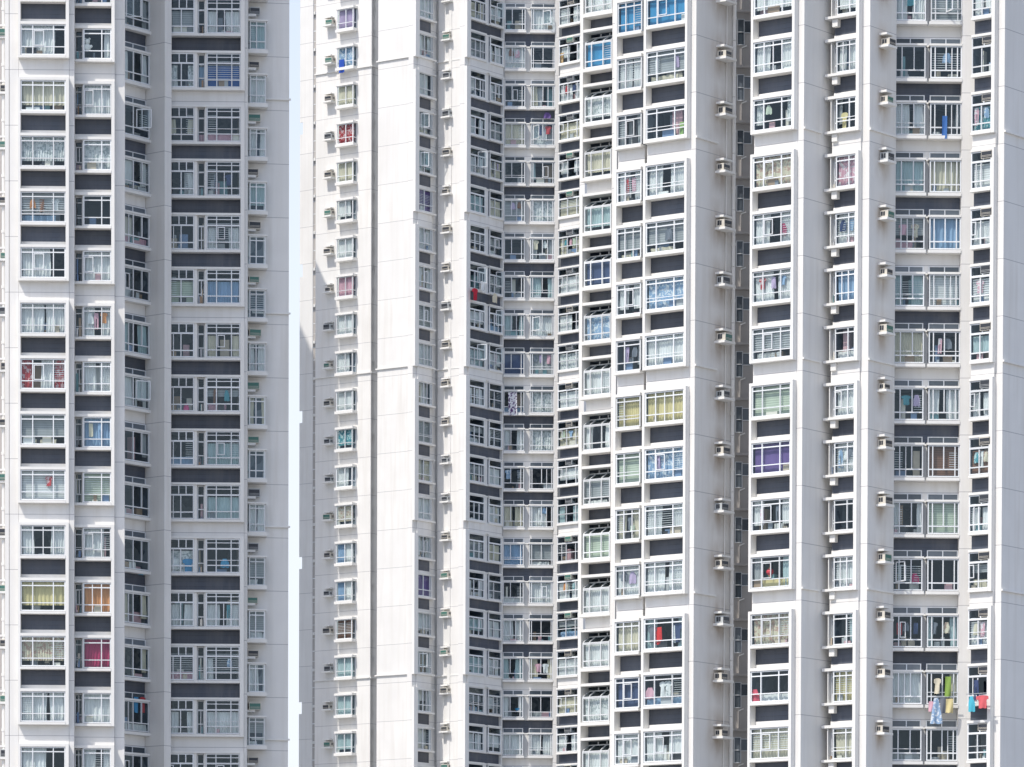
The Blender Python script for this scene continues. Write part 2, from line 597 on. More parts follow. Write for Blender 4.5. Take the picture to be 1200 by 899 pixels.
def column(T, f, z0, st, segs, codes=None, dflt='wsdgh', white=lambda k: k % 4 == 3, fins=(0.17, 0.17), finfront=0.05, wname='window',
           sash=0.0, grille=0.3, ledge_out=0.07, over=(0.0, 0.0), group=4, dy=0.0, plat=0.28, depth=2.4, pillar=0.0):
    """one vertical strip of a facade: ledges, fins and rooms as one mesh; every window and every dark panel a part."""
    ks = floors(f, z0)
    L, r = f.L, st['r']
    b = MB()
    spm = MB()
    up = st.get('up', 0.0)
    ph = FH - st['hood'] - up
    spm.box(0.004, L - 0.004, -r - 0.08, -r, 0.004, ph - 0.004, D_)
    spm = spm.mesh('spandrel_panel')
    zlo, zhi = ks[0] * FH, (ks[-1] + 1) * FH
    meshes = {}
    for k in ks:
        z = k * FH
        # ledge and hood slabs
        spans = [(-over[0], L + over[1])]
        if pillar:      # the slabs step back between two bays
            pa, pb_ = segs[0][1] * L + 0.06, segs[1][0] * L - 0.06
            spans = [(-over[0], pa), (pb_, L + over[1])]
            b.box(pa, pb_, -r - 0.08, -pillar, z + 0.002, z + st['ledge'] - 0.002, TR)
            b.box(pa, pb_, -r - 0.08, -pillar, z + st['w1'] + 0.012, z + st['hood'] - 0.002, TR)
        for sa, sb in spans:
            b.box(sa, sb, -r - 0.08, ledge_out, z, z + st['ledge'], TR)
            b.box(sa, sb, -r - 0.08, ledge_out * 0.7, z + st['w1'] + 0.01, z + st['hood'], TR)
        if white(k):
            b.box(0.003 - fins[0] * 0.97, L - 0.003 + fins[1] * 0.97, -r - 0.08, -r + (0 if st.get('tr') else plat * 0.6), z + st['hood'] + 0.003, z + FH - 0.003, W_)
        else:
            part('spandrel_panel', spm, T, f, z0 + z + st['hood'] + up)
            if up:
                b.box(0.003, L - 0.003, -r - 0.08, -r + 0.03, z + st['hood'] + 0.002, z + st['hood'] + up, W_)
        prev = 0.0
        for si, sg in enumerate(segs):
            u0, u1 = sg[0] * L, sg[1] * L
            nset = sg[2].get('n', 0.0)
            if u0 - prev > 0.03:      # pillar between windows
                b.box(prev, u0, -r - 0.05, -pillar - 0.03, z + st['ledge'] + 0.002, z + st['w1'] + 0.008, TR)
            prev = u1
            w, h = u1 - u0, st['w1'] - st['w0']
            key = (si, random.choice((0, 0, 1, 2, 3)))
            if key not in meshes:
                hs = list(sg[2].get('hs', ()))
                if 'bar' in st:
                    hs.append(((sum(st['bar']) / 2 - st['w0']) / h, st['bar'][1] - st['bar'][0]))
                wm = window_mesh(w - 0.01, h, sg[2].get('vs', ()), hs)
                xs = sorted([0.0] + [v[0] for v in sg[2].get('vs', ())] + [1.0])
                wide = max(range(len(xs) - 1), key=lambda i: xs[i + 1] - xs[i])
                xa, xb = xs[wide] * w, xs[wide + 1] * w
                if key[1] == 1 and xb - xa > 0.4:        # a casement inside the widest light
                    za, zb = 0.30 * h, (0.66 if 'bar' in st else 0.80) * h
                    for q in ((xa + 0.05, xa + 0.09), ((xa + xb) / 2, (xa + xb) / 2 + 0.04)):
                        wm.box(q[0], q[1], -0.03, 0.03, za, zb, A_)
                    for q in (za, zb - 0.04):
                        wm.box(xa + 0.09, (xa + xb) / 2, -0.03, 0.03, q, q + 0.04, A_)
                elif key[1] == 2:                         # one more upright
                    wm.box((xa + xb) / 2 - 0.02, (xa + xb) / 2 + 0.02, -0.06, 0.0, 0.05, h * (0.68 if 'bar' in st else 0.95), A_)
                elif key[1] == 3:                         # a low safety rail
                    wm.box(0.05, w - 0.06, 0.006, 0.03, h * 0.36, h * 0.36 + 0.03, A_)
                if st.get('tr'):
                    t0, t1 = st['tr'][0] - st['w0'], st['tr'][1] - st['w0']
                    n = -r - nset
                    for uu in (0.02, w * 0.5, w - 0.05):
                        wm.box(uu, uu + 0.05, n, n + 0.05, t0, t1, A_)
                    wm.box(0.02, w, n, n + 0.05, t1, t1 + 0.04, A_)
                    wm.box(0.03, w, n, n + 0.012, t0, t1, M['trglass'])
                meshes[key] = wm.mesh(wname)
            o = part(wname, meshes[key], T, f, z0 + z + st['w0'], u0 + 0.005, nset)
            zc = z0 + z + (st['w0'] + st['w1']) / 2
            cd = code_of(f, zc, sg[2].get('codes', codes), dflt)
            if 'd2' in sg[2] and not sg[2].get('codes'):
                cd = random.choice(sg[2]['d2'])
            top = 1.0
            if 'bar' in st:
                top = (st['bar'][0] - st['w0']) / h
            dress(o, w - 0.01, h, cd, top=top, grille=grille)
            if random.random() < sash and w > 0.5:
                open_sash(o, w * random.choice((0.12, 0.5)), h * 0.28, w * 0.36, h * 0.6, random.uniform(0.5, 1.2))
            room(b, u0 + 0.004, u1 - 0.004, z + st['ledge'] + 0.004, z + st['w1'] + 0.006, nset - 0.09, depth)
            furnish(b, u0 + 0.02, u1 - 0.02, z + st['w0'] + 0.03, z + st['w1'])
        if L - prev > 0.03:
            b.box(prev, L, -r - 0.05, -0.03, z + st['ledge'] + 0.002, z + st['w1'] + 0.008, TR)
    # side fins: one per group of floors, or running through
    g0 = math.floor(ks[0] / group) * group
    while g0 <= ks[-1]:
        za, zb = g0 * FH, (g0 + group - 1) * FH + st['hood']
        if fins[0] > 0:
            b.box(-fins[0], -0.002 - over[0] * 0, -r - 0.1, finfront, za - 0.002, zb + 0.002, TR)
        if fins[1] > 0:
            b.box(L + 0.002, L + fins[1], -r - 0.1, finfront, za - 0.002, zb + 0.002, TR)
        g0 += group
    b.box(-fins[0] - 0.05, L + fins[1] + 0.05, -r - 0.4, -r - 0.09, -z0 + 0.5, zlo, W_)    # plain wall down to the ground
    b.box(-fins[0] - 0.05, L + fins[1] + 0.05, -depth - 0.4, -r - 0.09, zhi, zhi + 12, W_)  # and up beyond the picture
    b.box(-fins[0] - 0.05, L + fins[1] + 0.05, -depth - 0.3, -depth - 0.05, -z0 + 0.5, zhi, W_)
    b.box(-fins[0], -0.004, -depth - 0.05, -r - 0.1, -z0 + 0.5, zhi, W_)
    b.box(L + 0.004, L + fins[1], -depth - 0.05, -r - 0.1, -z0 + 0.5, zhi, W_)
    part('window_bay', b, T, f, z0)
    return ks


def wall(T, f, z0, u0, u1, n, th=0.3, z_bot=None, z_top=None, m=None, ledges=None, lspan=(0.0, 1.0)):
    b = MB()
    b.box(u0, u1, n - th, n, -z0 + 0.5 if z_bot is None else z_bot, 45.0 if z_top is None else z_top, m or W_)
    if ledges:
        for k in range(-24, 24, ledges):
            b.box(u0 + (u1 - u0) * lspan[0] - 0.05, u0 + (u1 - u0) * lspan[1], n + 0.001, n + 0.11, k * FH, k * FH + 0.09, TR)
    return part('wall', b, T, f, z0)


# simple dark glass for the small transoms
tg, nt, bs, nd, ln = mat('transom_glass')
oi = nd.new('ShaderNodeObjectInfo')
ln.new(ramp(nd, ln, oi.outputs['Random'], 0.0, 1.0, (0.03, 0.045, 0.06), (0.17, 0.20, 0.23)), bs.inputs['Base Color'])
bs.inputs['Roughness'].default_value = 0.08
M['trglass'] = tg

MU3 = dict(vs=((0.27, 0, 1), (0.73, 0, 1)), hs=((0.84, 0.055), (0.27, 0.045)))
MU2 = dict(vs=((0.34, 0, 1),), hs=((0.84, 0.055), (0.27, 0.045)))
MU2B = dict(vs=((0.66, 0, 1),), hs=((0.84, 0.055), (0.27, 0.045)))
MUF = dict(vs=((0.5, 0, 0.70), (0.42, 0.74, 1), (0.7, 0.74, 1)), hs=((0.2, 0.06),))
MUR = dict(vs=((0.12, 0, 1), (0.5, 0.26, 1), (0.9, 0, 1)), hs=((0.26, 0.06),))

ORD = ['first', 'second', 'third', 'fourth', 'fifth', 'sixth', 'seventh', 'eighth', 'ninth', 'tenth', 'eleventh', 'twelfth', 'thirteenth',
       'fourteenth', 'fifteenth', 'sixteenth', 'seventeenth', 'eighteenth', 'nineteenth', 'twentieth', 'lowest but one', 'lowest', 'last']


def ac_mesh(w, h, d, body, gr):
    b = MB()
    b.box(0, w, 0.02, d, 0, h, body)
    for i in range(2):     # side louvres
        b.box(-0.004, -0.001, 0.1 + i * 0.13, 0.21 + i * 0.13, h * 0.25, h * 0.85, M['acgrille'])
        b.box(w + 0.001, w + 0.004, 0.1 + i * 0.13, 0.19 + i * 0.13, h * 0.35, h * 0.8, M['acgrille'])
    g = MB()
    g.box(0.03, w - 0.03, d - 0.01, d + 0.012, 0.03, h - 0.05, gr)
    for i in range(2):
        g.box(0.05, w - 0.05, d + 0.013, d + 0.022, 0.08 + i * (h - 0.16) / 4, 0.095 + i * (h - 0.16) / 4, body)
    return b.mesh('casing'), g.mesh('grille')


ACV = [ac_mesh(0.62, 0.38, 0.5, M['acbody'], M['acgrille']), ac_mesh(0.60, 0.40, 0.48, M['acbody2'], M['acgrille']),
       ac_mesh(0.62, 0.38, 0.52, M['acbody'], M['acgreen']), ac_mesh(0.58, 0.36, 0.45, M['acbody'], M['acgrille'])]
ACN = ['beige', 'grey', 'beige green-grilled', 'small cream']


def ac_column(T, f, z0, u, n, zoff, where, group, hood=True, w=0.86, d=0.58, skip=()):
    lm = MB()
    lm.box(0, w, -0.02, d, 0, 0.11, TR)
    lm = lm.mesh('air_conditioner_ledge')
    hm = MB()
    hm.box(0.04, w * 0.85, -0.02, d * 0.8, 0, 0.10, TR)
    hm = hm.mesh('air_conditioner_hood')
    ks = [k for k in range(-20, 40)]
    vis = []
    for k in ks:
        z = z0 + k * FH + zoff
        p = f.pt(u, n)
        y = project((p[0], p[1], z))[1]
        if -25 < y < 915:
            vis.append((k, z, y))
    vis.sort(key=lambda t: -t[1])
    seen = 0
    for k, z, y in vis:
        part('air_conditioner_ledge', lm, T, f, z, u, n)
        if hood:
            part('air_conditioner_hood', hm, T, f, z + 0.60, u, n)
        v = random.choice((0, 0, 1, 2, 3))
        if y < 8 or y > 899 + 20:
            pass
        seen += 1
        o = thing('air_conditioner', None, f, z + 0.115, u + 0.12 + random.uniform(-0.05, 0.05), n,
                  f'{ACN[v]} air conditioner on {where}, {ORD[seen - 1]} from top', 'air conditioner', group)
        o.rotation_euler = (random.uniform(0, 0.03), random.uniform(-0.02, 0.02), f.a + random.uniform(-0.07, 0.07))
        q = random.uniform(0.82, 1.04)
        o.scale = (q, random.uniform(0.8, 1.05), q)
        link('casing', ACV[v][0], o)
        link('grille', ACV[v][1], o)


def ac_openings(f, z0, u, n, zoff, where, group):
    seen = 0
    p = f.pt(u, n)
    for k in range(40, -20, -1):
        z = z0 + k * FH + zoff
        if not -10 < project((p[0], p[1], z))[1] < 905:
            continue
        seen += 1
        v = random.choice((0, 1, 2, 3))
        o = thing('air_conditioner', None, f, z, u, n, f'{ACN[v]} air conditioner {where}, {ORD[seen - 1]} from top', 'air conditioner', group)
        link('casing', ACV[v][0], o)
        link('grille', ACV[v][1], o)


# ================================================================== TOWER A (left)
ZA = 71.1
TA = tower('apartment_tower', at(150, 450, 243), 'white apartment tower on the left edge, half in sun and half in shade')
fa1 = fr(24, 77, 239.0, 1.2)
column(TA, fa1, ZA, BAY, [(0, 1, MU3)], (53, 64.5, 'wchgwwXgGsyHwww'), fins=(0.12, 0.16), grille=0.35)
wall(TA, fa1, ZA, fa1.u_at(10.5), -0.122, -0.28, ledges=None)
fa2 = fr(87, 130.5, 239.9, 1.2)
column(TA, fa2, ZA, BAY, [(0, 0.22, dict(vs=(), hs=((0.8, 0.05), (0.3, 0.05)), n=-0.42, codes=(60, 64.3, 'dddddddddddddddd'))), (0.24, 1, MU2B)],
       (60, 64.3, 'dwhdwwwbvwomwsw'), fins=(0.05, 0.16), grille=0.25)
wall(TA, fa1, ZA, fa1.L + 0.162, fa1.u_at(87.0, -0.30), -0.30)
wall(TA, fa2, ZA, fa2.L + 0.162, fa2.u_at(146.2, -0.45), -0.45, th=0.25)
fa3 = fr(143.5, 175.5, 244.6, 52)
column(TA, fa3, ZA, dict(REC, r=0.3), [(0, 1, dict(vs=((0.06, 0, 1), (0.4, 0, 1), (0.72, 0.28, 1)), hs=((0.28, 0.05),)))], None, dflt='ddddgds',
       white=lambda k: k % 2 == 1, fins=(0, 0), grille=0.15, over=(0, 0.12), sash=0.15)
p = fa3.pt(fa3.L + 0.02, -0.12)
fa3w = fr_pt(p, 193.0, -40)
wall(TA, fa3w, ZA, -0.3, fa3w.L, 0, th=0.5)
fa4 = fr(196.5, 282, 246.4, 1.5)
column(TA, fa4, ZA, dict(ledge=0.12, w0=0.14, w1=1.88, hood=2.0, r=0.42, bar=(1.33, 1.41)),
       [(0, 0.365, dict(MUF, codes=(40, 62.3, 'gSdddvddddhwdsd'))),
        (0.405, 0.51, dict(vs=(), hs=((0.3, 0.05),), n=-0.3, codes=(40, 62.3, 'dbdddddddddddddw'))),
        (0.53, 1, dict(vs=((0.3, 0, 1), (0.74, 0, 1)), hs=((0.22, 0.05), (0.88, 0.04)), codes=(40, 62.3, 'siddsbsgttdwdwd')))],
       fins=(0.14, 0.2), grille=0.4)
wall(TA, fa4, ZA, fa4.u_at(192.6), -0.142, -0.3)
wall(TA, fa4, ZA, fa4.L + 0.202, fa4.L + 0.34, -0.3, th=2.5)
fa5 = fr(287.5, 338.8, 248.6, 9)
wall(TA, fa5, ZA, -0.4, fa5.L, 0, th=6.0, ledges=4, lspan=(0.3, 1.03))


def box_windows(T, f, z0, ua, ub, zoff, d, H, codes, vs, hs, name='bay_window', sides=True, hood=0.16, recess=True, dflt='wgwcs', ylim=(-30, 930)):
    """projecting box windows on a flat wall"""
    w = ub - ua
    m = window_mesh(w, H, vs, hs)
    m.box(-0.10, w + 0.10, -d, 0.10, -0.20, -0.004, TR)
    m.box(-0.08, w + 0.08, -d, 0.08, H + 0.004, H + hood, TR)
    for u in (0.0, w - 0.05):   # side frames
        m.box(u, u + 0.05, -d, -d + 0.05, 0, H, A_)
        m.box(u, u + 0.05, -d, -0.08, 0.27 * H, 0.27 * H + 0.05, A_)
    m.quad([(0.06, -d + 0.01, 0.01), (w - 0.06, -d + 0.01, 0.01), (w - 0.06, -d + 0.01, H), (0.06, -d + 0.01, H)], R_)
    me = m.mesh(name)
    for k in range(-24, 36):
        z = z0 + k * FH + zoff
        p = f.pt((ua + ub) / 2, d)
        y = project((p[0], p[1], z + H / 2))[1]
        if not ylim[0] < y < ylim[1]:
            continue
        o = part(name, me, T, f, z, ua, d)
        dress(o, w, H, code_of(f, z + H / 2, codes, dflt), grille=0.1)
        for u in (0.01, w - 0.01):
            sp = MB()
            sp.quad([(u, -d + 0.05, 0.02), (u, -0.07, 0.02), (u, -0.07, H - 0.02), (u, -d + 0.05, H - 0.02)], M['glass'])
            link('side_pane', sp.mesh('side_pane'), o)


ua = fa5.u_at(292.5, 0.6)
ub = fa5.u_at(311.5, 0.6)
box_windows(TA, fa5, ZA, ua, ub, -0.32, 0.6, 1.45, None, ((0.42, 0, 1),), ((0.28, 0.05), (0.84, 0.05)), hood=0.08, dflt='ggwsdtg')
ac_column(TA, fa5, ZA, fa5.u_at(288.5, 0.3), 0.0, 1.42, 'the left tower side wall', 'air conditioners on the shaded side wall', w=0.5, d=0.45, hood=False)
# left sliver: light well with pipe and air conditioner ledges
fal = fr(-14, 11, 243.5, 1)
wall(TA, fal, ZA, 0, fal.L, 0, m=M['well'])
fas = fr_pt(fa1.pt(fa1.u_at(10.4, -0.28), -0.29), 10.6, 88)
fas.L = 4.0
wall(TA, fas, ZA, 0.0, 4.0, 0.0, th=0.2)
pb = MB()
for i in range(28):
    pb.tube(0, 0, -40 + i * FH, -40 + (i + 1) * FH - 0.03, 0.085, M['pipe'])
    pb.tube(0, 0, -40 + i * FH + 1.2, -40 + i * FH + 1.35, 0.11, M['pipe'])
fpp = fr(4.2, 9, 239.6, 1)
part('drainpipe', pb, TA, fpp, ZA)
fll = fr(-2.5, 10, 239.9, 1)
ac_column(TA, fll, ZA, 0.0, 0.0, 1.05, 'the leftmost pipe ledges', 'air conditioners at the left edge', w=0.52, d=0.5)
b = MB()
for k in range(-16, 12, 4):
    b.box(fa4.u_at(182.5), -0.15, -0.6, -0.1, k * FH - 0.72, k * FH - 0.12, TR)
part('wall_band', b, TA, fa4, ZA)

# ================================================================== TOWER B (far, centre)
ZB = 83.2
TB = tower('apartment_tower', at(520, 450, 346), 'farthest white apartment tower with zigzag bays and a blank sunlit wall')
# b0: far wing seen past the left tower, with notches in its edge
fb0 = fr(351.0, 366.5, 363.0, -36.5)
b = MB()
seg = [(0, 0)]
b.box(0.28, fb0.L - 0.03, -0.06, 0, -ZB + 0.5, 45, W_)
zs = [fb0.z_at(0, 0, y) - ZB for y in (837, 823, 667, 653, 496, 482, 325, 310, 158, 144)]
zl = -ZB + 0.5
for i in range(0, 10, 2):
    b.box(0.0, 0.278, -0.06, 0, zl, zs[i], W_)
    zl = zs[i + 1]
b.box(0.0, 0.278, -0.06, 0, zl, 45, W_)
part('wall', b, TB, fb0, ZB)
# slot with small windows
fbs = fr(366, 370, 364.5, -36.5)
b = MB()
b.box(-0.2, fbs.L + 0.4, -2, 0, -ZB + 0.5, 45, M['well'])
part('wall', b, TB, fbs, ZB)
sw = window_mesh(0.3, 1.75, (), ((0.45, 0.06),), 0.03)
sw.quad([(0.02, -0.02, 0.02), (0.28, -0.02, 0.02), (0.28, -0.02, 1.72), (0.02, -0.02, 1.72)], M['acgrille'])
sw.box(-0.05, 0.4, 0, 0.2, 2.0, 2.2, TR)
sw = sw.mesh('slot_window')
for k in range(-18, 14):
    part('slot_window', sw, TB, fbs, ZB + k * FH, 0.02, 0.003)
# b1: box windows and air conditioners
fb1 = fr(369.5, 434.3, 350.6, -36.5)
wall(TB, fb1, ZB, 0, fb1.L, 0, th=0.5, ledges=8, lspan=(0.0, 0.42))
wall(TB, fb1, ZB, fb1.u_at(417.5), fb1.L + 0.01, 0.004, th=0.1, ledges=8)
ua, ub = fb1.u_at(394, 0.45), fb1.u_at(412.8, 0.45)
box_windows(TB, fb1, ZB, ua, ub, 0.15, 0.45, 1.42, (35, 44.35, 'lzcRcwwkwwwQwHWWntttt'), ((0.55, 0, 1),), ((0.30, 0.04),), hood=0.17, dflt='wc')
ac_column(TB, fb1, ZB, fb1.u_at(382.5), 0.0, 0.55, 'the wall beside far box windows', 'air conditioners left of the far box windows', w=0.8, d=0.55)
fb1s = fr_pt(fb1.pt(fb1.L, 0), 447, 53.5)
wall(TB, fb1s, ZB, 0.0, fb1s.L, 0.0, ledges=8)
# b2: blank wall
fb2 = fr(442.3, 480.5, 346.2, -36.5)
wall(TB, fb2, ZB, 0, fb2.L, 0, th=4.0, ledges=8, lspan=(-0.02, 1.0))
fb2p = fr_pt(fb2.pt(fb2.L, -0.002), 483.6, 53.5)
wall(TB, fb2p, ZB, 0, fb2p.L + 0.2, 0, th=0.5)
fb2q = fr_pt(fb2.pt(fb2.L, 0), 489.8, -36.5)
# b3
fb3 = fr(490.2, 506.5, 344.4, 53.5)
column(TB, fb3, ZB, dict(BAY, r=0.22, w1=1.70), [(0, 1, dict(vs=((0.4, 0, 1), (0.88, 0, 1)), hs=((0.3, 0.05),)))], (15, 44.75, 'wswgspwsgwdgswspwsd'), dflt='sgd',
       fins=(0.02, 0.0), sash=0.2, depth=1.2, over=(0, 0.35))
b = MB()
for g0 in range(-24, 20, 4):
    b.box(-0.46, -0.022, -0.16, 0.05, g0 * FH, (g0 + 3) * FH + 1.84, TR)
b.box(-0.46, -0.022, -0.6, -0.162, -ZB + 0.5, 45, W_)
part('fin', b, TB, fb3, ZB)
wall(TB, fb3, ZB, fb3.L + 0.02, fb3.L + 0.75, -0.3, th=0.3)
# b4: air conditioner wall
fb4 = fr(512.8, 541.3, 346.4, -36.5)
wall(TB, fb4, ZB, 0, fb4.L, 0, th=0.5, ledges=8)
ac_column(TB, fb4, ZB, fb4.u_at(520.2), 0.0, 1.42, 'the narrow sunlit far wall', 'air conditioners on the narrow far wall', w=0.8, d=0.5)
fb4p = fr_pt(fb4.pt(fb4.L, -0.002), 544.5, 53.5)
wall(TB, fb4p, ZB, 0, fb4p.L + 0.2, 0, th=0.5)
# b5
fb5 = fr(550.2, 588.2, 344.6, 53.5)
column(TB, fb5, ZB, dict(FTR, r=0.2), [(0, 0.47, dict(vs=((0.33, 0, 0.68), (0.66, 0, 0.68)), hs=((0.3, 0.05),))), (0.61, 1, dict(vs=((0.4, 0, 0.68),), hs=((0.35, 0.05),), d2='wcgsd'))],
       None, dflt='dgswdt', fins=(0.02, 0.1), sash=0.15, depth=1.6, wname='casement_window', pillar=0.12)
b = MB()
for g0 in range(-24, 20, 4):
    b.box(-0.47, -0.022, -0.16, 0.05, g0 * FH, (g0 + 3) * FH + 2.12, TR)
b.box(-0.47, -0.022, -0.6, -0.162, -ZB + 0.5, 45, W_)
part('fin', b, TB, fb5, ZB)
# b6
fb6 = fr(590.2, 649, 347.9, 1.5)
column(TB, fb6, ZB - 0.2, REC, [(0, 0.41, dict(vs=((0.36, 0.28, 1), (0.85, 0, 1)), hs=((0.28, 0.05),), codes=(25, 44.4, 'dwdcdgddsNdsdsbdwsd'))),
                                 (0.52, 1, dict(vs=((0.1, 0, 1), (0.5, 0.26, 1), (0.92, 0, 1)), hs=((0.26, 0.05),), codes=(28, 44.4, 'wddwdhdswghhdwgwdsdw')))],
       None, white=lambda k: k % 2 == 1, fins=(0.0, 0.0), depth=2.0, sash=0.1, pillar=0.33)
wall(TB, fb6, ZB, fb6.L + 0.003, fb6.L + 0.28, 0.02, th=1.2)
wall(TB, fb6, ZB, -0.6, fb6.L + 3.5, -2.7, th=1.0)
# b7
fb7 = fr(653.6, 678.5, 347.3, -43)
column(TB, fb7, ZB, FTR, [(0, 1, dict(vs=((0.42, 0, 0.68), (0.86, 0, 0.68), (0.55, 0.72, 1)), hs=((0.35, 0.05),)))], (20, 44.6, 'wswcwcswwhwcwsdwgwcw'), dflt='wcs',
       fins=(0.0, 0.0), depth=1.8)
ac_openings(fb7, ZB, fb7.L * 0.40, -0.42, 1.545, 'in the far zigzag upper openings', 'air conditioners in upper openings of the far tower')
wall(TB, fb7, ZB, fb7.L + 0.003, fb7.L + 0.5, 0.03, th=0.4)
# hidden wing behind the left tower: its shadow falls on the far tower's left end
b = MB()
b.box(-22.6, -45, 0, 0.0001, 0, 1, W_)
b = MB()
b.box(-42, -22.7, -352, -339.4, 0.5, 109.5, W_)
b.box(-48, -31.8, -353, -341.6, 109.51, 123, W_)
link('wing', b.mesh('wing'), TB, (-TB.location.x, -TB.location.y, 0))

# ================================================================== TOWER C (middle right)
ZC = 66.1
TC = tower('apartment_tower', at(790, 450, 234), 'white apartment tower right of centre whose grey side wall carries a drainpipe')
fc3 = fr(756.0, 803.2, 234.7, -36.5)
column(TC, fc3, ZC, BAY, [(0, 1, MU3)], (17, 66, 'BgdwgzwyzwwddwG'), fins=(0.14, 0.13), grille=0.4)
wall(TC, fc3, ZC, fc3.L + 0.132, fc3.u_at(815.6, -0.28), -0.28)
pc = fc3.pt(fc3.u_at(815.7, -0.28), -0.282)
fcs = fr_pt(pc, 862.5, 53.5)
uac = fcs.u_at(838.5)
M['cstain'] = wall_mat('stained_side_wall', WHITE, True, (uac + 0.50, 1.32 + 0.25, 0.85, 1.05))
wall(TC, fcs, ZC, 0, fcs.L, 0, th=0.3, m=M['cstain'], ledges=4, lspan=(0.0, 0.52))
ac_column(TC, fcs, ZC, uac, 0, 1.32, 'the wall beside the white drainpipe', 'air conditioners beside the drainpipe', w=0.95, d=0.6)
fc2 = fr(722.0, 752.0, 236.3, -36.5)
column(TC, fc2, ZC, BAY, [(0, 1, MU2)], (27, 65.5, 'BwdwgwdyvswcNwG'), fins=(0.13, 0.0), grille=0.25)
wall(TC, fc2, ZC, fc2.L + 0.172, fc2.L + 0.6, -0.28, th=0.3)
fc1 = fr(682.5, 717.5, 243.9, -36.5)
ST1 = dict(ledge=0.17, w0=0.19, w1=2.0, hood=2.14, r=0.62)


def c1_column():
    T, f, z0, st = TC, fc1, ZC - 0.1, ST1
    ks = floors(f, z0)
    L, r = f.L, st['r']
    b = MB()
    sp = MB()
    sp.box(0.004, L - 0.004, -r - 0.08, -r, 0.004, FH - st['hood'] - 0.004, D_)
    sp = sp.mesh('spandrel_panel')
    H, w, d0 = 1.28, L * 0.93, -0.04
    wm = window_mesh(w, H, ((0.25, 0, 1), (0.68, 0, 1)), ((0.26, 0.055), (0.93, 0.04)))
    for u in (0.03, w * 0.25, w * 0.68, w - 0.03):     # sloping glazed roof of the box
        wm.bar((u, -0.02, H), (u, -r + 0.05, H + 0.33), 0.05, A_)
    wm.bar((0.0, -r + 0.05, H + 0.33), (w, -r + 0.05, H + 0.33), 0.05, A_)
    for z in (0.02, 0.26 * H, H - 0.03):
        wm.bar((w - 0.025, -0.05, z), (w - 0.025, -r + 0.02, z), 0.05, A_)
    for u in (w * 0.33, w * 0.66):
        wm.box(u, u + 0.05, -r - 0.03, -r + 0.03, H + 0.34, H + 0.5, A_)
    wm = wm.mesh('window')
    for k in ks:
        z = k * FH
        b.box(0, L, -r - 0.08, 0.05, z, z + st['ledge'], TR)
        b.box(0, L, -r - 0.08, 0.03, z + st['w1'], z + st['hood'], TR)
        if k % 4 == 3:
            b.box(0.003, L - 0.003, -r - 0.08, -r + 0.3, z + st['hood'] + 0.003, z + FH - 0.003, W_)
        else:
            part('spandrel_panel', sp, T, f, z0 + z + st['hood'])
        o = part('window', wm, T, f, z0 + z + st['w0'], 0.04, d0)
        zc = z0 + z + st['w0'] + H / 2
        dress(o, w, H, code_of(f, zc, (18, 63.4, 'wBhctNzwdgvwwhw'), 'w'), grille=0.15)
        g = MB()
        g.quad([(0.02, -0.03, H), (w - 0.02, -0.03, H), (w - 0.02, -r + 0.06, H + 0.31), (0.02, -r + 0.06, H + 0.31)], M['glass'])
        g.quad([(w - 0.01, -0.06, 0.02), (w - 0.01, -r + 0.02, 0.02), (w - 0.01, -r + 0.02, H + 0.25), (w - 0.01, -0.06, H)], M['glass'])
        link('roof_pane', g.mesh('roof_pane'), o)
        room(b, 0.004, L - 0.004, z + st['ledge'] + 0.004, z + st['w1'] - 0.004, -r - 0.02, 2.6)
    zlo, zhi = ks[0] * FH, (ks[-1] + 1) * FH
    for g0 in range(-16, 16, 4):
        za, zb = g0 * FH, (g0 + 3) * FH + st['hood']
        b.box(-0.16, -0.002, -r - 0.1, 0.05, za, zb, TR)
    b.box(-0.16, -0.004, -3.0, -r - 0.1, -z0 + 0.5, zhi, W_)
    b.box(-0.1, L, -3.0, -2.65, -z0 + 0.5, zhi + 12, W_)
    b.box(0, L, -2.6, -r - 0.1, zhi, zhi + 12, W_)
    b.box(0, L, -2.6, -r - 0.1, -z0 + 0.5, zlo, W_)
    b.box(L + 0.002, L + 0.3, -3.0, 0.02, -z0 + 0.5, zhi + 12, W_)
    part('window_bay', b, T, f, z0)


c1_column()
# drainpipe and conduit on the side wall
pb = MB()
for i in range(26):
    pb.tube(0, 0.10, -36 + i * FH, -36 + (i + 1) * FH - 0.03, 0.082, M['pipe'])
    pb.tube(0, 0.10, -36 + i * FH + 1.0, -36 + i * FH + 1.14, 0.105, M['pipe'])
part('drainpipe', pb, TC, fcs, ZC, fcs.u_at(860.3, 0.1))
pb = MB()
pb.tube(0, 0.04, -36, 36, 0.025, M['pipe'])
part('conduit', pb, TC, fcs, ZC, fcs.u_at(851.8, 0.05))
# light well between the two right-hand towers
fcw = fr(852, 892, 240.5, 2)
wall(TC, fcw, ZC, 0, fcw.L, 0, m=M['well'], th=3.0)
wmL = window_mesh(0.36, 1.3, (), ((0.5, 0.03),), 0.03)
wmL.quad([(0.02, -0.04, 0.02), (0.34, -0.04, 0.02), (0.34, -0.04, 1.28), (0.02, -0.04, 1.28)], M['trglass'])
wmL = wmL.mesh('small_window')
wmR = window_mesh(0.42, 0.62, (), (), 0.03)
wmR.quad([(0.02, -0.04, 0.02), (0.40, -0.04, 0.02), (0.40, -0.04, 0.6), (0.02, -0.04, 0.6)], M['trglass'])
wmR = wmR.mesh('small_window')
lw = MB()
lw.box(0, 1.3, 0, 0.35, 0, 0.12, M['well'])
lw = lw.mesh('well_ledge')
lp = MB()
lp.tube(0, 0.06, 0, 0.9, 0.03, M['well'])
lp.bar((0, 0.06, 0.9), (0.25, 0.1, 1.0), 0.06, M['pipe'])
lp = lp.mesh('waste_pipe')
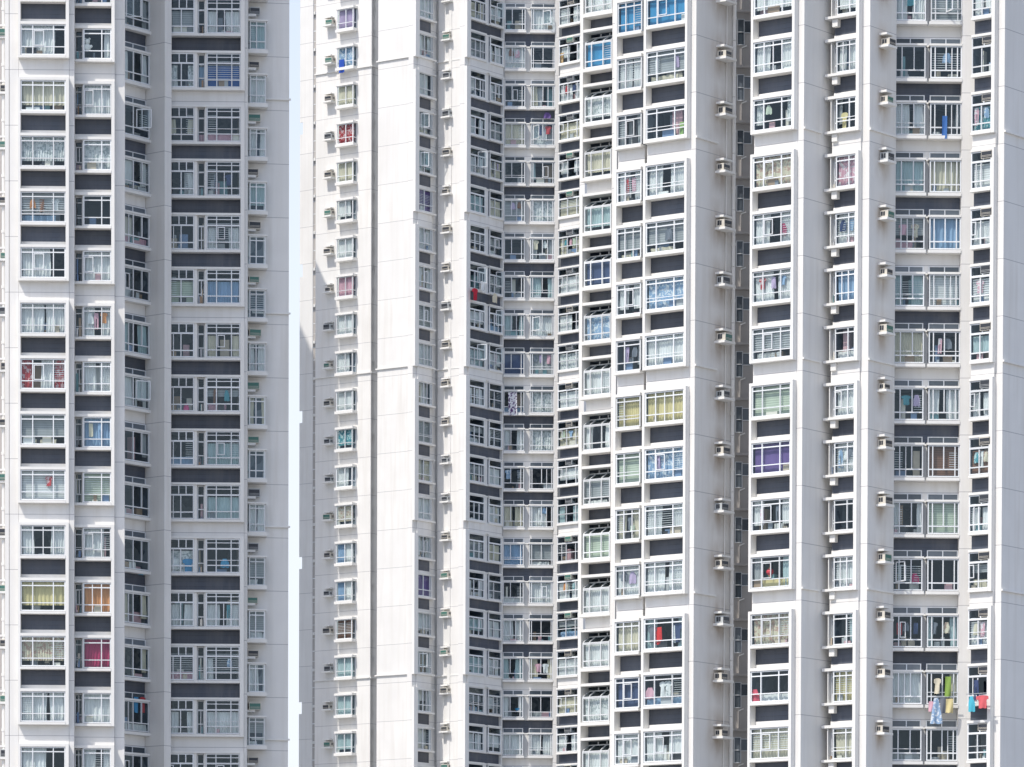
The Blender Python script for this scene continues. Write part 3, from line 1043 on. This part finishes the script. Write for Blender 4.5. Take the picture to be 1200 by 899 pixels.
for k in range(-8, 9):
    part('small_window', wmL, TC, fcw, ZC + k * FH + 0.55, fcw.u_at(863.5), 0.075)
    part('small_window', wmR, TC, fcw, ZC + k * FH + 1.15, fcw.u_at(871.0), 0.075)
    part('well_ledge', lw, TC, fcw, ZC + k * FH + 2.15, fcw.u_at(859), 0.002)
    part('waste_pipe', lp, TC, fcw, ZC + k * FH + 2.27, fcw.u_at(869), 0.002)

# ================================================================== TOWER D (right)
ZD = 66.1
TD = tower('apartment_tower', at(1050, 450, 233), 'white apartment tower on the right edge with a recessed bay')
fd1 = fr(881.2, 928.6, 232.5, -36.5)
column(TD, fd1, ZD, BAY, [(0, 1, MU3)], (5, 66.6, 'wwSHwwgvpsYHdcw'), fins=(0.13, 0.14), grille=0.3)
wall(TD, fd1, ZD, fd1.L + 0.142, fd1.u_at(942.2, -0.28), -0.28)
wall(TD, fd1, ZD, -0.13, -0.02, -0.3, th=3.0)
fds1 = fr_pt(fd1.pt(fd1.u_at(942.3, -0.28), -0.282), 971.5, 53.5)
wall(TD, fds1, ZD, 0, fds1.L + 2.0, 0, th=0.3, ledges=4, lspan=(0.0, 0.35))
fd2 = fr(971.2, 1003.6, 232.3, -36.5)
column(TD, fd2, ZD, dict(BAY, r=0.35), [(0.03, 0.22, dict(vs=(), hs=((0.84, 0.06), (0.27, 0.05)), n=-0.28, codes=(10, 66.3, 'd' * 15))), (0.22, 1, MU2B)],
       (10, 66.3, 'wwdKwbdwwdwdycw'), fins=(0.0, 0.17), over=(0.28, 0.0), grille=0.3)
wall(TD, fd2, ZD, fd2.L + 0.172, fd2.u_at(1019.3, -0.28), -0.28)
bx = MB()
bx.box(0, 0.3, 0, 0.28, 0, 0.36, TR)
bx = bx.mesh('junction_box')
for k in floors(fd2, ZD):
    part('junction_box', bx, TD, fd2, ZD + k * FH - 0.37, 0.06, -0.33)
fds2 = fr_pt(fd2.pt(fd2.u_at(1019.4, -0.28), -0.282), 1050.3, 53.5)
uad = fds2.u_at(1029.5)
M['dstain'] = wall_mat('stained_wall', WHITE, True, (uad + 0.4, 1.45, 0.55, 0.85))
wall(TD, fds2, ZD, 0, fds2.L, 0, th=0.3, m=M['dstain'], ledges=4, lspan=(0.0, 1.0))
ac_column(TD, fds2, ZD, uad, 0, 1.32, 'the wall beside the recessed bay', 'air conditioners left of the recessed bay', w=0.8, d=0.55)
fd3 = fr(1047, 1127.2, 233.3, 1.5)
column(TD, fd3, ZD, REC, [(0.0, 0.455, dict(vs=((0.22, 0, 1), (0.62, 0.24, 1)), hs=((0.24, 0.06),), codes=(10, 66.4, 'sdstgscdddddwds'))),
                          (0.525, 1, dict(vs=((0.15, 0, 1), (0.5, 0.24, 1), (0.86, 0, 1)), hs=((0.24, 0.06),), codes=(10, 66.4, 'gddcbGdsnvddddd')))],
       None, white=lambda k: k % 2 == 1, fins=(0, 0), grille=0.45, sash=0.06, pillar=0.33)
wall(TD, fd3, ZD, fd3.L + 0.003, fd3.u_at(1143.5, 0.03), 0.03, th=1.2)
fd4 = fr(1136.2, 1162.2, 232.5, -36.5)
column(TD, fd4, ZD, FTR, [(0, 1, dict(vs=((0.5, 0, 0.68), (0.62, 0.72, 1)), hs=((0.2, 0.06),)))], (10, 66.4, 'wdQGwGtwnwgwddw'), fins=(0.0, 0.18), grille=0.35)
wall(TD, fd4, ZD, fd4.L + 0.182, fd4.u_at(1177.2, -0.28), -0.28)
ac_openings(fd4, ZD, fd4.L * 0.52, -0.45, 1.545, 'in the rightmost upper openings', 'air conditioners in the rightmost column')
fds4 = fr_pt(fd4.pt(fd4.u_at(1177.3, -0.28), -0.282), 1222, 53.5)
wall(TD, fds4, ZD, 0, fds4.L, 0, th=0.3, ledges=4, lspan=(0.0, 1.0))


# ================================================================== washing, lantern and other loose things
def garment(kind, w, h, m, m2=None):
    """a hung garment as one closed sheet with ripples"""
    b = MB()
    prof = {
        'towel': [(0, .5), (1, .5)],
        'shirt': [(0, .22), (.05, .5), (.30, .52), (.31, .32), (1, .34)],
        'dress': [(0, .16), (.06, .2), (.25, .24), (.5, .34), (1, .5)],
        'top': [(0, .2), (.2, .3), (.4, .42), (1, .45)],
        'trousers': [(0, .34), (.3, .36), (1, .34)],
    }[kind]
    rows, cols = 14, 10
    ph = random.uniform(0, 6)

    def half(t):
        for (a, wa), (c, wc) in zip(prof, prof[1:]):
            if a <= t <= c:
                return wa + (wc - wa) * (t - a) / max(1e-6, c - a)
        return prof[-1][1]
    for side in (0, 1):
        b0 = len(b.v)
        for r in range(rows + 1):
            t = r / rows
            hw = half(t) * w
            for i in range(cols + 1):
                u = -hw + 2 * hw * i / cols
                n = 0.035 * math.sin(u * 17 + ph + t * 2) * (0.3 + t) + (0.018 if side else 0)
                b.v.append((u + 0.03 * t * math.sin(ph), -n, -h * t + 0.015 * math.sin(i * 1.3 + ph) * (t > 0.95)))
        for r in range(rows):
            for i in range(cols):
                if kind == 'trousers' and r > 4 and i in (4, 5):
                    continue
                a = b0 + r * (cols + 1) + i
                q = [a, a + cols + 1, a + cols + 2, a + 1]
                b.f.append(q if side else q[::-1])
                b.m.append(b.mi(m2 if m2 and (r % 4 < 2) else m))
    return b


def hang(f, px, py, n, kind, w, h, m, label, name, group=None, m2=None):
    u = f.u_at(px, n)
    z = f.z_at(u, n, py)
    return thing(name, garment(kind, w, h, m, m2), f, z, u, n, label, 'laundry', group)


def rod(f, px0, px1, py, n, label):
    u0, u1 = f.u_at(px0, n), f.u_at(px1, n)
    z = f.z_at((u0 + u1) / 2, n, py)
    b = MB()
    b.bar((0, 0, 0), (u1 - u0, 0, 0.01), 0.035, M['steel'])
    thing('clothes_rod', b, f, z, u0, n, label, 'clothes rod', 'clothes rods outside windows')


DOT = fabric('print_dots', (0.82, 0.82, 0.84), (0.10, 0.05, 0.16), 0.1)
LG = 'washing hung outside the recessed bay'
rod(fd3, 1096, 1125, 817, 0.42, 'thin metal rod carrying the white dress outside the recessed bay')
hang(fd3, 1101.5, 818, 0.42, 'dress', 0.62, 1.25, FABP['b'], 'long pale blue dress hanging below the recessed bay window', 'dress', LG)
hang(fd3, 1110, 818, 0.40, 'shirt', 0.5, 0.75, FAB['u'], 'dark grey shirt hanging between the pale dress and the orange cloth', 'shirt', LG)
hang(fd3, 1117.5, 819, 0.44, 'towel', 0.36, 0.68, FAB['y'], 'orange yellow towel hanging right of the grey shirt', 'towel', LG)
hang(fd3, 1095.5, 822, 0.36, 'towel', 0.22, 0.5, FAB['k'], 'small pale pink cloth left of the long pale dress', 'cloth', LG)
hang(fd3, 1103.0, 795, 0.14, 'shirt', 0.34, 0.75, FAB['c'], 'cream shirt hung in the window above the long pale dress', 'shirt', LG)
hang(fd3, 1115.5, 793, 0.14, 'towel', 0.28, 0.98, fabric('lime', (0.30, 0.46, 0.10)), 'lime green towel hung in the window above the orange towel', 'towel', LG)
hang(fd3, 1107.5, 136, 0.05, 'towel', 0.24, 1.1, fabric('cobalt', (0.07, 0.20, 0.52)), 'bright blue towel on the recessed bay window near the top', 'towel')
rod(fd4, 1137, 1161, 813, 0.45, 'thin metal rod carrying the red T-shirt at the right column')
LG2 = 'washing hung outside the right window column'
hang(fd4, 1143.0, 816, 0.45, 'top', 0.42, 0.75, fabric('turquoise', (0.10, 0.55, 0.70)), 'turquoise vest hanging left of the red T-shirt', 'vest', LG2)
hang(fd4, 1156.0, 815, 0.45, 'shirt', 0.66, 0.62, fabric('coral', (0.80, 0.16, 0.18)), 'coral red T-shirt hanging at the right window column', 'shirt', LG2)
hang(fd4, 1148.8, 797, 0.40, 'trousers', 0.34, 0.95, FAB['N'], 'navy trousers hanging between turquoise vest and red T-shirt', 'trousers', LG2)
hang(fb5, 556.2, 338, 0.35, 'shirt', 0.62, 0.85, fabric('scarlet', (0.60, 0.03, 0.06)), 'scarlet shirt hanging outside the far tower zigzag window', 'shirt')
hang(fb5, 565.0, 330, 0.30, 'towel', 0.5, 0.6, FAB['w'], 'white towel hanging right of the scarlet shirt', 'towel')
hang(fb5, 579.5, 344, 0.35, 'top', 0.7, 0.65, FAB['c'], 'cream and brown blouse hanging under a far tower window', 'blouse')
hang(fb6, 600.5, 460, 0.12, 'towel', 0.62, 1.65, DOT, 'white sheet with dark dots hanging outside a far tower window', 'sheet')
hang(fb1, 399.5, 70, 0.49, 'towel', 0.5, 0.95, fabric('royal', (0.03, 0.10, 0.50)), 'royal blue towel hanging in a far box window', 'towel')
hang(fc3, 775.0, 735, -0.12, 'towel', 0.33, 0.85, fabric('signal', (0.80, 0.03, 0.03)), 'bright red towel hanging in the right tower window', 'towel')
hang(fc3, 767.2, 734, -0.12, 'shirt', 0.52, 0.80, FAB['u'], 'charcoal shirt hanging left of the bright red towel', 'shirt')
hang(fc3, 797.0, 730, -0.12, 'shirt', 0.55, 0.95, FAB['N'], 'navy shirt hanging right of the bright red towel', 'shirt')
hang(fc3, 792.5, 733, -0.11, 'towel', 0.16, 0.85, FAB['w'], 'narrow white towel beside the navy shirt', 'towel')
hang(fc3, 779.5, 799, -0.14, 'shirt', 0.34, 0.72, FAB['w'], 'white shirt hanging in the window two floors below the red towel', 'shirt')
hang(fc3, 786.0, 798, -0.14, 'shirt', 0.42, 0.74, FABP['w'], 'white patterned shirt second from left in the laundry window', 'shirt')
hang(fc3, 765.0, 806, -0.13, 'top', 0.6, 0.55, FAB['k'], 'pale pink blouse at the left of the laundry window', 'blouse')
hang(fd1, 888.5, 808, -0.13, 'top', 0.55, 0.72, fabric('rose', (0.75, 0.10, 0.16)), 'rose red blouse inside the window two floors below the lantern', 'blouse')
hang(fa4, 206.0, 655, -0.13, 'shirt', 0.62, 0.55, FAB['w'], 'white shirt hung in the shaded window of the left tower', 'shirt')
hang(fa4, 220.8, 655, -0.13, 'shirt', 0.55, 0.7, FAB['B'], 'bright blue shirt hung beside the white shirt in shade', 'shirt')
hang(fa4, 264.0, 655, -0.13, 'top', 0.5, 0.45, fabric('sky', (0.08, 0.42, 0.70)), 'sky blue vest hung in the wide shaded window', 'vest')
hang(fa4, 218.5, 473, -0.13, 'top', 0.34, 0.5, fabric('hotpink', (0.78, 0.12, 0.32)), 'hot pink blouse in a shaded window of the left tower', 'blouse')

hang(fd2, 990.5, 132, -0.13, 'shirt', 0.36, 0.8, FAB['y'], 'yellow shirt hung in a narrow right tower window near the top', 'shirt')
hang(fd1, 919.0, 262, -0.13, 'top', 0.4, 0.55, FAB['m'], 'crimson vest hung in the right tower window at its right pane', 'vest')
hang(fb6, 640, 132, -0.15, 'top', 0.6, 0.42, FAB['p'], 'dark purple vest draped low in a far tower window', 'vest')
hang(fb7, 657.5, 62, -0.16, 'towel', 0.3, 0.75, fabric('apricot', (0.75, 0.48, 0.22)), 'apricot towel in a far zigzag window near the top', 'towel')
hang(fb6, 632, 778, -0.12, 'shirt', 0.5, 0.6, FAB['k'], 'pale pink shirt on a crowded line in a far tower window', 'shirt')
hang(fb6, 640, 778, -0.12, 'shirt', 0.5, 0.65, FAB['w'], 'white shirt on a crowded line in a far tower window', 'shirt')
hang(fc2, 741.0, 606, -0.13, 'shirt', 0.34, 0.62, FAB['u'], 'charcoal shirt in a middle tower window above the red towel', 'shirt')
hang(fc2, 743.0, 616, -0.11, 'towel', 0.3, 0.3, FAB['v'], 'pale green cloth under the charcoal shirt', 'cloth')
hang(fc3, 799.5, 143, -0.12, 'towel', 0.25, 0.75, fabric('leaf', (0.32, 0.50, 0.16)), 'leaf green towel in the last window of the top group', 'towel')
hang(fd3, 1075.5, 672, -0.12, 'top', 0.45, 0.5, FAB['m'], 'crimson blouse in the left window of the recessed bay', 'blouse')
hang(fa3, 160, 817, -0.14, 'towel', 0.3, 0.8, FAB['B'], 'bright blue towel in a shaded narrow window of the left tower', 'towel')
hang(fa3, 167.5, 817, -0.14, 'shirt', 0.4, 0.8, FAB['r'], 'dark red shirt beside the blue towel in shade', 'shirt')

KINDS = [('shirt', 0.42, 0.55), ('towel', 0.24, 0.6), ('vest', 0.36, 0.5), ('trousers', 0.3, 0.8), ('blouse', 0.44, 0.5)]
SHAPE = {'shirt': 'shirt', 'towel': 'towel', 'vest': 'top', 'trousers': 'trousers', 'blouse': 'top'}


def washing(f, z0, st, a, b2, where, floors_, n=-0.11, sc=1.0):
    ks = floors(f, z0)
    vis = [k for k in ks[::-1] if -10 < project((*f.pt(f.L / 2), z0 + k * FH + st['w0'] + 0.7))[1] < 905]
    for fl in floors_:
        if fl >= len(vis):
            continue
        cnt = random.choice((1, 2, 2, 3))
        cols = random.sample('wckrNubTvlno', cnt)
        spots = sorted(random.uniform(0.14, 0.86) for _ in range(cnt))
        spots = [0.15 + 0.7 * (i + random.uniform(0.2, 0.8)) / cnt for i in range(cnt)]
        top = st['w0'] + (st['w1'] - st['w0']) * (0.66 if 'bar' in st else 0.80)
        for c, x in zip(cols, spots):
            kd, w, h = random.choice(KINDS)
            m = FABP[c] if c in FABP and random.random() < 0.4 else FAB[c]
            u = (a + (b2 - a) * x) * f.L
            thing(kd, garment(SHAPE[kd], w * sc * random.uniform(0.8, 1.1), h * random.uniform(0.8, 1.2), m), f, z0 + vis[fl] * FH + top - random.uniform(0, 0.06), u,
                  n + random.uniform(-0.02, 0.02), f'{CN[c]} {kd} in the {ORD[fl]} window from top of the {where}', 'laundry', 'washing drying inside windows')


washing(fd3, ZD, REC, 0.0, 0.455, 'recessed bay, left half', (0, 4, 7, 11), n=-0.12)
washing(fd3, ZD, REC, 0.525, 1.0, 'recessed bay, right half', (1, 6, 11), n=-0.12)
washing(fd4, ZD, FTR, 0.0, 1.0, 'rightmost column', (2, 5, 8, 11))
washing(fd1, ZD, BAY, 0.0, 1.0, 'column beside the light well', (2, 5, 9))
washing(fd2, ZD, BAY, 0.25, 1.0, 'narrow column near the recess', (4, 8))
washing(fc3, ZC, BAY, 0.0, 1.0, 'column beside the drainpipe wall', (1, 4, 8))
washing(fc2, ZC, BAY, 0.0, 1.0, 'narrow middle tower column', (3, 6, 10))
washing(fb6, ZB, REC, 0.52, 1.0, 'far recess, right half', (3, 6, 9, 13))
washing(fb6, ZB, REC, 0.0, 0.41, 'far recess, left half', (1, 5, 12))
washing(fb7, ZB, FTR, 0.0, 1.0, 'far column touching the recess', (2, 6, 11, 15))
washing(fb5, ZB, FTR, 0.62, 1.0, 'far zigzag facade', (4, 9, 13))
washing(fa1, ZA, BAY, 0.0, 1.0, 'leftmost column', (3, 8))
washing(fa2, ZA, BAY, 0.24, 1.0, 'second column from left', (5, 7))
washing(fa4, ZA, dict(w0=0.14, w1=1.88, bar=1), 0.53, 1.0, 'wide shaded bay', (3, 7, 11, 12))

# red paper lantern
u = fd1.u_at(903.0, -0.13)
z = fd1.z_at(u, -0.13, 670)
b = MB()
red = simple('lantern_paper', (0.72, 0.03, 0.05), 0.6)
gold = simple('lantern_gold', (0.75, 0.45, 0.10), 0.4)
K = 20
prof = [(-0.17, 0.07), (-0.12, 0.13), (-0.05, 0.175), (0.03, 0.18), (0.10, 0.14), (0.16, 0.07)]
b0 = len(b.v)
for zz, rr in prof:
    for i in range(K):
        a = 2 * math.pi * i / K
        rq = rr * (1 + 0.03 * (i % 2))
        b.v.append((rq * math.cos(a), rq * math.sin(a), zz))
for r in range(len(prof) - 1):
    for i in range(K):
        j = (i + 1) % K
        b.f.append([b0 + r * K + i, b0 + r * K + j, b0 + (r + 1) * K + j, b0 + (r + 1) * K + i])
        b.m.append(b.mi(red))
o = thing('paper_lantern', b, fd1, z, u, -0.30, 'round red paper lantern hanging inside a window of the right tower', 'lantern')
t = MB()
t.tube(0, 0, -0.22, -0.17, 0.07, gold)
t.tube(0, 0, -0.42, -0.22, 0.025, red)
link('tassel', t.mesh('tassel'), o)
t = MB()
t.tube(0, 0, 0.16, 0.2, 0.07, gold)
t.tube(0, 0, 0.2, 0.42, 0.01, red)
link('cap', t.mesh('cap'), o)


# plush toy and basins on the sills
def blobs(parts_, m):
    b = MB()
    for (x, y, z, r) in parts_:
        b0 = len(b.v)
        for i in range(9):
            th = math.pi * i / 8
            for j in range(12):
                a = 2 * math.pi * j / 12
                b.v.append((x + r * math.sin(th) * math.cos(a), y + r * math.sin(th) * math.sin(a), z + r * math.cos(th)))
        for i in range(8):
            for j in range(12):
                k = (j + 1) % 12
                b.f.append([b0 + i * 12 + j, b0 + (i + 1) * 12 + j, b0 + (i + 1) * 12 + k, b0 + i * 12 + k])
                b.m.append(b.mi(m))
    return b


plush = simple('plush', (0.80, 0.78, 0.74), 0.9)
u = fa2.u_at(102, -0.2)
thing('plush_toy', blobs([(0, 0, 0.2, 0.2), (0, 0, 0.5, 0.15), (-0.12, 0, 0.64, 0.06), (0.12, 0, 0.64, 0.06), (-0.2, -0.05, 0.25, 0.08), (0.2, -0.05, 0.25, 0.08)], plush),
      fa2, ZA + 4 * FH + 0.55, u, -0.25, 'white plush toy sitting in a left tower window near the top', 'toy')


def basin(f, px, py, n, m, label):
    b = MB()
    K = 18
    b0 = len(b.v)
    for zz, rr in ((0, 0.13), (0.02, 0.15), (0.16, 0.22), (0.17, 0.235), (0.16, 0.205), (0.03, 0.13)):
        for i in range(K):
            a = 2 * math.pi * i / K
            b.v.append((rr * math.cos(a), rr * math.sin(a), zz))
    for r in range(5):
        for i in range(K):
            j = (i + 1) % K
            b.f.append([b0 + r * K + i, b0 + r * K + j, b0 + (r + 1) * K + j, b0 + (r + 1) * K + i])
            b.m.append(b.mi(m))
    b.f.append([b0 + 5 * K + i for i in range(K)])
    b.m.append(b.mi(m))
    u = f.u_at(px, n)
    thing('washing_basin', b, f, f.z_at(u, n, py), u, n, label, 'basin')


basin(fb6, 639, 839.5, -0.35, simple('aqua_plastic', (0.10, 0.50, 0.62), 0.35), 'aqua plastic basin on the sill of a far tower window')
basin(fb6, 608, 833, -0.35, simple('blue_plastic', (0.02, 0.35, 0.70), 0.35), 'vivid blue plastic basin in a far tower window')
basin(fa3, 165, 674, -0.3, simple('azure_plastic', (0.03, 0.38, 0.62), 0.35), 'azure plastic basin in a shaded narrow window of the left tower')

# ================================================================== ground, sky, sun, camera
g = bpy.data.meshes.new('ground')
S = 6000
g.from_pydata([(-S, -S, 0), (S, -S, 0), (S, S, 0), (-S, S, 0)], [], [(0, 1, 2, 3)])
m, nt, bs, nd, ln = mat('pale_paving')
tc = nd.new('ShaderNodeTexCoord').outputs['Object']
ln.new(mixc(nd, ln, noise(nd, ln, tc, 0.02), (0.22, 0.215, 0.205), (0.29, 0.285, 0.275)), bs.inputs['Base Color'])
bs.inputs['Roughness'].default_value = 0.9
g.materials.append(m)
o = bpy.data.objects.new('ground', g)
COL.objects.link(o)
o['kind'] = 'structure'

EL, AZ = rad(57), rad(45)
world = bpy.data.worlds.new('World')
bpy.context.scene.world = world
world.use_nodes = True
nt = world.node_tree
sky = nt.nodes.new('ShaderNodeTexSky')
sky.sky_type = 'NISHITA'
sky.sun_disc = False
sky.sun_elevation = EL
sky.sun_rotation = math.pi + AZ
sky.air_density = 0.9
sky.dust_density = 1.5
sky.ozone_density = 1.0
bg = nt.nodes['Background']
bg.inputs[1].default_value = 0.15
tc = nt.nodes.new('ShaderNodeTexCoord')
sx = nt.nodes.new('ShaderNodeSeparateXYZ')
nt.links.new(tc.outputs['Generated'], sx.inputs[0])
mr = nt.nodes.new('ShaderNodeMapRange')          # milky haze near the horizon
mr.interpolation_type = 'SMOOTHSTEP'
for i, v in ((1, 0.10), (2, 0.45), (3, 0.85), (4, 0.0)):
    mr.inputs[i].default_value = v
nt.links.new(sx.outputs[2], mr.inputs[0])
nt.links.new(mixc(nt.nodes, nt.links, mr.outputs[0], sky.outputs[0], (4.3, 4.45, 4.75)), bg.inputs[0])

sd = bpy.data.lights.new('sun', 'SUN')
sd.energy = 2.6
sd.angle = rad(0.5)
sd.color = (1.0, 0.945, 0.87)
so = bpy.data.objects.new('sun', sd)
COL.objects.link(so)
tosun = Vector((-math.sin(AZ) * math.cos(EL), -math.cos(AZ) * math.cos(EL), math.sin(EL)))
so.rotation_euler = tosun.to_track_quat('Z', 'Y').to_euler()
so.location = tosun * 300

cd = bpy.data.cameras.new('camera')
cd.sensor_width = 36
cd.lens = F / IW * 36
cd.shift_y = (PPY - IH / 2) / IW
cd.clip_start = 1
cd.clip_end = 20000
co = bpy.data.objects.new('camera', cd)
COL.objects.link(co)
co.matrix_world = Matrix.Translation(EYE) @ RC.to_4x4()
sc = bpy.context.scene
sc.camera = co
sc.view_settings.view_transform = 'Standard'
sc.view_settings.look = 'None'
sc.view_settings.exposure = 0.57
sc.view_settings.gamma = 1
sc.cycles.max_bounces = 8
sc.cycles.diffuse_bounces = 4
sc.cycles.transparent_max_bounces = 12
sc.cycles.caustics_reflective = False
sc.cycles.use_denoising = True
